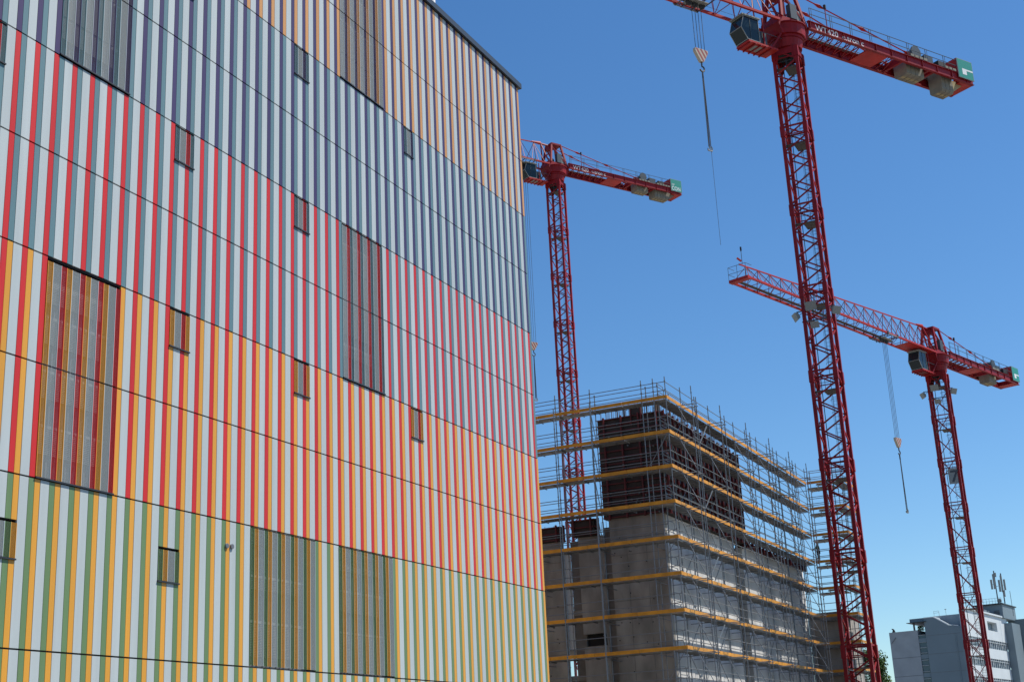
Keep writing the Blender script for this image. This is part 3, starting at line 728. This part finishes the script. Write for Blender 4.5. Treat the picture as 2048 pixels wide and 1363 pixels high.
sling(up2, x2, zh2, 5.6, 0, 'short sling hanging close beside the striped building edge')
sling(up3, x3, zh3, 5.4, 0, 'single dark sling hanging from the far right crane hook')
# number board and floodlights
nb = MB(); nb.box(-1.12, -1.06, -.75, .15, 27.9, 29.5, cabfr); nbo = nb.build('number_board', c3)
text_part('7', 1.7, rope, 'lettering', nbo, Matrix.Translation((-1.125, -.02, 28.1)) @ Matrix.Rotation(-math.pi / 2, 4, 'Z') @ Matrix.Rotation(math.pi / 2, 4, 'X'), .004, 1.0, .03)
for (r_, z, sp) in ((c3, 37.6, 1.5), (c1, 33.2, 1.45)):
    floodlight(r_, -.9, sp, z, -.6, .9); floodlight(r_, -.9, -sp, z, -.6, -.9); floodlight(r_, -1.15, .25, z + .6, -1, 0, .42); floodlight(r_, -1.15, .1, z - .9, -1, 0, .32)
    m = MB(); m.bar((-.9, -sp, z + .35), (-.9, sp, z + .35), .05, cgrey); m.bar((-.9, -1.1, z - .5), (-.9, 1.1, z - .5), .06, cgrey); m.build('lamp_bar', r_)
# ------------------------------------------------------------------ worker on the scaffold
wk = empty('person', (XE + .42, 24.5, 15.65), R(100), 'worker in dark clothes standing on a scaffold deck, one arm reaching out', 'person')
def skinned(name, verts, edges, radii, m, parent, rootv=0, sub=1):
    me = bpy.data.meshes.new(name); me.from_pydata(verts, edges, []); me.materials.append(m)
    o = bpy.data.objects.new(name, me); col.objects.link(o); o.parent = parent
    md = o.modifiers.new('skin', 'SKIN'); md.use_smooth_shade = True
    for i, r in enumerate(radii): me.skin_vertices[0].data[i].radius = (r, r) if not isinstance(r, tuple) else r
    for i in range(len(verts)): me.skin_vertices[0].data[i].use_root = (i == rootv)
    s = o.modifiers.new('sub', 'SUBSURF'); s.levels = sub; s.render_levels = sub
    return o
# x forward, y left
V = [(0, 0, .95), (0, 0, 1.15), (.02, 0, 1.38), (.03, 0, 1.50), (.05, 0, 1.60), (.06, 0, 1.70),
     (.02, .2, 1.42), (.12, .3, 1.15), (.35, .28, 1.10), (.43, .27, 1.10),
     (.02, -.2, 1.42), (-.02, -.27, 1.13), (.08, -.25, .88), (.1, -.25, .80),
     (0, .1, .88), (.02, .12, .48), (0, .13, .09), (.16, .14, .04), (0, -.1, .88), (.0, -.12, .48), (-.02, -.14, .09), (.14, -.15, .04)]
E_ = [(0, 1), (1, 2), (2, 3), (3, 4), (4, 5), (2, 6), (6, 7), (7, 8), (8, 9), (2, 10), (10, 11), (11, 12), (12, 13), (0, 14), (14, 15), (15, 16), (16, 17), (0, 18), (18, 19), (19, 20), (20, 21)]
RD = [.12, .12, .13, .055, .085, .09, .06, .048, .035, .04, .06, .048, .035, .04, .085, .06, .042, .04, .085, .06, .042, .04]
skinned('body', V, E_, RD, skin, wk)
jm = mat('work_jacket', (.07, .10, .05), .8); tm = mat('work_trousers', (.02, .025, .035), .8)
jv = [V[i] for i in (1, 2, 6, 7, 8, 10, 11, 12)] + [(0, 0, .97)]
skinned('jacket', jv, [(8, 0), (0, 1), (1, 2), (2, 3), (3, 4), (1, 5), (5, 6), (6, 7)], [.15, .16, .075, .062, .045, .075, .062, .045, .14], jm, wk, 8)
tv = [V[0], V[14], V[15], V[16], V[18], V[19], V[20]]
skinned('trousers', tv, [(0, 1), (1, 2), (2, 3), (0, 4), (4, 5), (5, 6)], [.135, .1, .078, .06, .1, .078, .06], tm, wk)
mb = MB(); mb.bar((.06, 0, 1.70), (.06, 0, 1.75), .125, wht, 14); mb.bar((.06, 0, 1.75), (.06, 0, 1.83), .12, wht, 14, .06); mb.box(.14, .22, -.09, .09, 1.70, 1.715, wht); mb.build('hard_hat', wk)
mb = MB()
for sy in (.035, -.035): mb.bar((.135, sy, 1.665), (.15, sy, 1.665), .012, blackm, 6)
mb.bar((.14, 0, 1.64), (.175, 0, 1.625), .016, skin, 6); mb.build('face', wk)
for sy, hx in ((.27, .45), (-.25, .11)):
    mb = MB()
    for i in range(4):
        if sy > 0: mb.path([(hx, sy - .03 + i * .02, 1.10), (hx + .07, sy - .03 + i * .02, 1.10), (hx + .10, sy - .03 + i * .02, 1.07)], .009, skin, 5)
        else: mb.path([(hx - .03 + i * .02, sy, .79), (hx - .03 + i * .02, sy, .72), (hx - .02 + i * .02, sy + .02, .69)], .009, skin, 5)
    mb.path([(hx - .02, sy - .04, 1.09 if sy > 0 else .78), (hx + .03, sy - .07, 1.08 if sy > 0 else .75)], .011, skin, 5); mb.build('hand', wk)
# ------------------------------------------------------------------ office building far right (own frame turned 7 degrees)
ob = empty('office_building', (0, 0, 0), R(-7), 'pale grey and white office block with rooftop phone masts at the right edge', 'building')
YC = 65.05
def wallp(name, boxes, label=None):
    mb = MB()
    for b in boxes: mb.box(*b[:6], b[6])
    o = mb.build(name, ob)
    if label: o['label'] = label
    return o
wallp('end_block', [(240, 262, 72.95, 77.95, 0, 22.2, offl)])
wallp('panel_joint', [(239.985, 240, 72.95, 77.95, z - .04, z + .04, framem) for z in (17.75, 14.65, 11.5, 8.4)] + [(239.985, 240, 65.6, 71.6, z - .03, z + .03, framem) for z in (21.1, 18.0, 14.9, 11.8)])
wallp('stair_glazing', [(240.25, 261.9, 71.65, 72.95, 0, 21.3, offglass)] + [(240.1, 240.245, 71.65, 72.95, z - .35, z + .35, offg) for z in (20.4, 18.9 - 1.2, 14.6, 11.5)])
for z in (21.3, 20.1, 19.2, 18.3, 17.1, 16.2, 15.2, 14.0, 13.2):
    wallp('window_bar', [(240.05, 240.24, 71.7, 72.9, z - .05, z + .05, offl)])
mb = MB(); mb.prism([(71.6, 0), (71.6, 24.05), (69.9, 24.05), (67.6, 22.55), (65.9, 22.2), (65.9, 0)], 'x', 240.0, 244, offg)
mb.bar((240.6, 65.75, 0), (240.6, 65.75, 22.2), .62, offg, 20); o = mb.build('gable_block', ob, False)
wallp('gable_trim', [(239.97, 244, 69.9, 71.6, 24.06, 24.2, offw)])
mb = MB(); mb.bar((240.1, 69.9, 24.14), (240.1, 67.6, 22.66), .1, wht); mb.bar((240.1, 67.6, 22.66), (240.1, 65.9, 22.33), .06, wht); mb.build('roof_trim', ob)
wallp('roof_canopy', [(240.6, 252, 71.2, 74.25, 23.55, 24.2, offg), (239.6, 252, 71.2, 74.6, 23.46, 23.54, sillm)])
wallp('canopy_post', [(241.2, 241.5, 73.7, 73.95, 22.2, 23.46, framem)])
wallp('canopy_back', [(250, 250.2, 71.5, 73.0, 22.2, 23.46, offglass)])
wallp('upper_wall', [(244.01, 266, 66.1, 71.1, 0, 24.6, offl), (242, 244.0, 65.4, 65.9, 22.3, 24.6, offl)])
# long window face
segs = []; z = 25.2
Yf = YC
floors = [(19.15, 20.7), (15.85, 17.4), (12.5, 14.0), (9.3, 10.8), (6.1, 7.6)]
zc = 25.2; bx = []
bx.append((242, 270, Yf + .01, 66, 24.0, 25.2, offw)); bx.append((242, 256.0, Yf + .01, 66, 22.4, 24.0, offw)); bx.append((262.4, 270, Yf + .01, 66, 22.4, 24.0, offw))
top = 22.4
for (a, b) in floors: bx.append((242, 270, Yf + .01, 66, b, top, offw)); top = a
bx.append((242, 270, Yf + .01, 66, 0, top, offw))
wallp('window_wall', bx); wallp('parapet', [(241.8, 268.3, Yf - .25, Yf + .3, 25.21, 25.5, offw)]); wallp('balcony', [(246, 262.4, Yf + .9, Yf + .95, 22.4, 24.0, offg), (252, 252.3, Yf + .02, Yf + .9, 22.41, 23.99, offw)])
for (a, b) in floors:
    mbw = MB(); mbw.box(243, 268, Yf + .18, Yf + .2, a, b, offglass); wo = mbw.build('window', ob)
    m2 = MB()
    for i in range(20):
        x = 243.4 + i * 1.28 * 1; m2.box(x - .05, x + .05, Yf + .02, Yf + .14, a + .02, b - .02, offw)
        if i % 3 == 1: m2.box(x + .15, x + .95, Yf + .15, Yf + .17, a + .4, b - .02, offl)
    m2.box(243, 268, Yf + .02, Yf + .12, a + (b - a) * .72, a + (b - a) * .76, offw); m2.build('window_frame', wo)
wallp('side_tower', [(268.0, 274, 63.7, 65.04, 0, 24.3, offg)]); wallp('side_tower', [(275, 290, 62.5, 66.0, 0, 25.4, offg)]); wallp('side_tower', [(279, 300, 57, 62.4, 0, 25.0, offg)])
wallp('penthouse', [(266.5, 276, 64.6, 69.5, 25.2, 27.7, offg), (262, 266, 66.8, 71, 24.6, 26.6, offg)]); wallp('penthouse_roof', [(266, 276.5, 64.4, 69.8, 27.71, 27.9, sillm)])
wallp('penthouse_vent', [(266.43, 266.49, 65.2, 66.2, 25.5 + i * .25, 25.6 + i * .25, sillm) for i in range(5)])
mb = MB()
for y in [64.6 + i * .55 for i in range(10)]: mb.bar((266.6, y, 27.9), (266.6, y, 28.9), .03, lampg)
for z in (28.4, 28.9): mb.bar((266.6, 64.6, z), (266.6, 69.6, z), .03, lampg)
mb.build('roof_rail', ob)
def antenna(y, zt, panels, x=267):
    mb = MB(); mb.bar((x, y, 27.8), (x, y, zt), .11, cgrey, 8); o = mb.build('phone_mast', ob)
    for (dy, z0, z1) in panels:
        p = MB(); p.box(x - .3, x - .12, y + dy - .17, y + dy + .17, z0, z1, cabfr if dy < .1 else lampg); p.bar((x, y, (z0 + z1) / 2), (x - .12, y + dy, (z0 + z1) / 2), .04, cgrey); p.build('antenna_panel', o)
    return o
antenna(65.3, 34.0, [(.65, 30.6, 32.4), (.15, 30.6, 33.4), (-.75, 30.0, 32.2), (-.25, 32.8, 33.6)])
antenna(64.1, 33.4, [(.0, 29.9, 33.0), (-.5, 30.2, 32.2), (-.2, 29.0, 30.2)])
antenna(69.0, 31.6, [(-.2, 29.4, 31.0), (.4, 30.2, 31.8)])
mb = MB(); mb.bar((267, 62.9, 25.4), (267, 62.9, 30.0), .05, cgrey); mb.bar((267, 65.0, 28.4), (266.7, 65.0, 28.4), .4, lampg, 12); mb.bar((262, 69.5, 26.6), (262, 69.5, 27.2), .06, cgrey); mb.box(261.8, 262.2, 69.2, 70.0, 27.2, 27.3, wht); mb.build('dish_and_rod', ob)
mb = MB()
for y in (70.1, 71.0): mb.bar((244.5, y, 24.6), (244.5, y, 25.5), .03, lampg)
mb.bar((244.5, 70.1, 25.5), (244.5, 71.0, 25.5), .03, lampg); mb.bar((244.5, 70.1, 25.2), (244.5, 71.0, 25.2), .03, lampg); mb.bar((244.5, 68.9, 24.6), (244.5, 68.9, 25.6), .03, lampg); mb.box(244.4, 244.6, 68.75, 69.05, 25.6, 25.7, lampg); mb.bar((250, 66.2, 24.6), (250, 66.2, 25.8), .03, lampg)
mb.build('roof_hatch_rail', ob)
mb = MB(); prof = [(77.35 - .3, 22.2), (77.5, 22.2), (77.3, 22.65), (77.45, 22.8), (77.5, 22.92), (77.3, 22.9), (77.08, 22.75), (76.95, 22.5)]
mb.prism([(77.45, 22.2), (77.3, 22.55), (77.48, 22.8), (77.45, 22.88), (77.2, 22.82), (77.03, 22.55), (76.95, 22.2)], 'x', 240.2, 240.6, blackm); mb.build('chimney_cowl', ob)
mb = MB(); mb.bar((239.95, 77.7, 20.3), (239.95, 76.8, 21.3), .06, framem); mb.bar((239.95, 66.5, 0), (239.95, 66.5, 21), .07, offg, 8); mb.build('drain_pipe', ob)
# ------------------------------------------------------------------ trees
def tree(name, x, y, h, rx, label, n=2600, seed=1, z0=None, group=None):
    root = empty(name, (x, y, 0), 0, label, 'tree', group)
    rr = random.Random(seed); mb = MB(); pts = []
    mb.bar((0, 0, 0), (0, 0, h * .45), .32, bark, 8, .2)
    cl = []
    for i in range(38):
        a = rr.random() * 6.28; t = (i + rr.random()) / 38; zc = h * (.18 + .75 * t); r = rx * (1.0 - .75 * t ** 3) * rr.uniform(.35, .85)
        c = Vector((math.cos(a) * r, math.sin(a) * r, zc)); cl.append((c, rr.uniform(.8, 1.5) * rx / 3.4)); mb.bar((0, 0, h * (.3 + .2 * t)), tuple(c), .09, bark, 5, .03)
    mb.build('trunk', root)
    lf = MB()
    for i in range(n):
        c, r = rr.choice(cl); d = Vector((rr.gauss(0, 1), rr.gauss(0, 1), rr.gauss(0, 1))).normalized() * r * rr.uniform(.4, 1.05); p = c + d
        u = Vector((rr.gauss(0, 1), rr.gauss(0, 1), rr.gauss(0, 1))).normalized(); v = u.orthogonal().normalized(); s = rr.uniform(.08, .17); m = leafm if rr.random() < .7 else leafd
        lf.quad([p - u * s, p + v * s * .6, p + u * s, p - v * s * .6], m)
    lf.build('crown', root)
    return root
tree('broadleaf_tree', 165, 34.3, 14.2, 2.9, 'dark green leafy tree showing between the nearest crane mast and the office block', 16000, 3)
tree('broadleaf_tree', 175, 38.5, 13.0, 2.6, 'green tree half hidden behind the scaffolding and crane mast', 12000, 5)
mb = MB(); rr = random.Random(4)
for i in range(260):
    p = Vector((241.5 + rr.random() * .8, 72.4 + rr.random() * 1.0, 22.2 + rr.random() * .8)); u = Vector((rr.gauss(0, 1), rr.gauss(0, 1), rr.gauss(0, 1))).normalized(); v = u.orthogonal().normalized(); mb.quad([p - u * .12, p + v * .08, p + u * .12, p - v * .08], leafd)
o = mb.build('roof_shrub'); o.rotation_euler = (0, 0, R(-7)); tag(o, 'small green shrub on the roof terrace of the office block', 'plant')
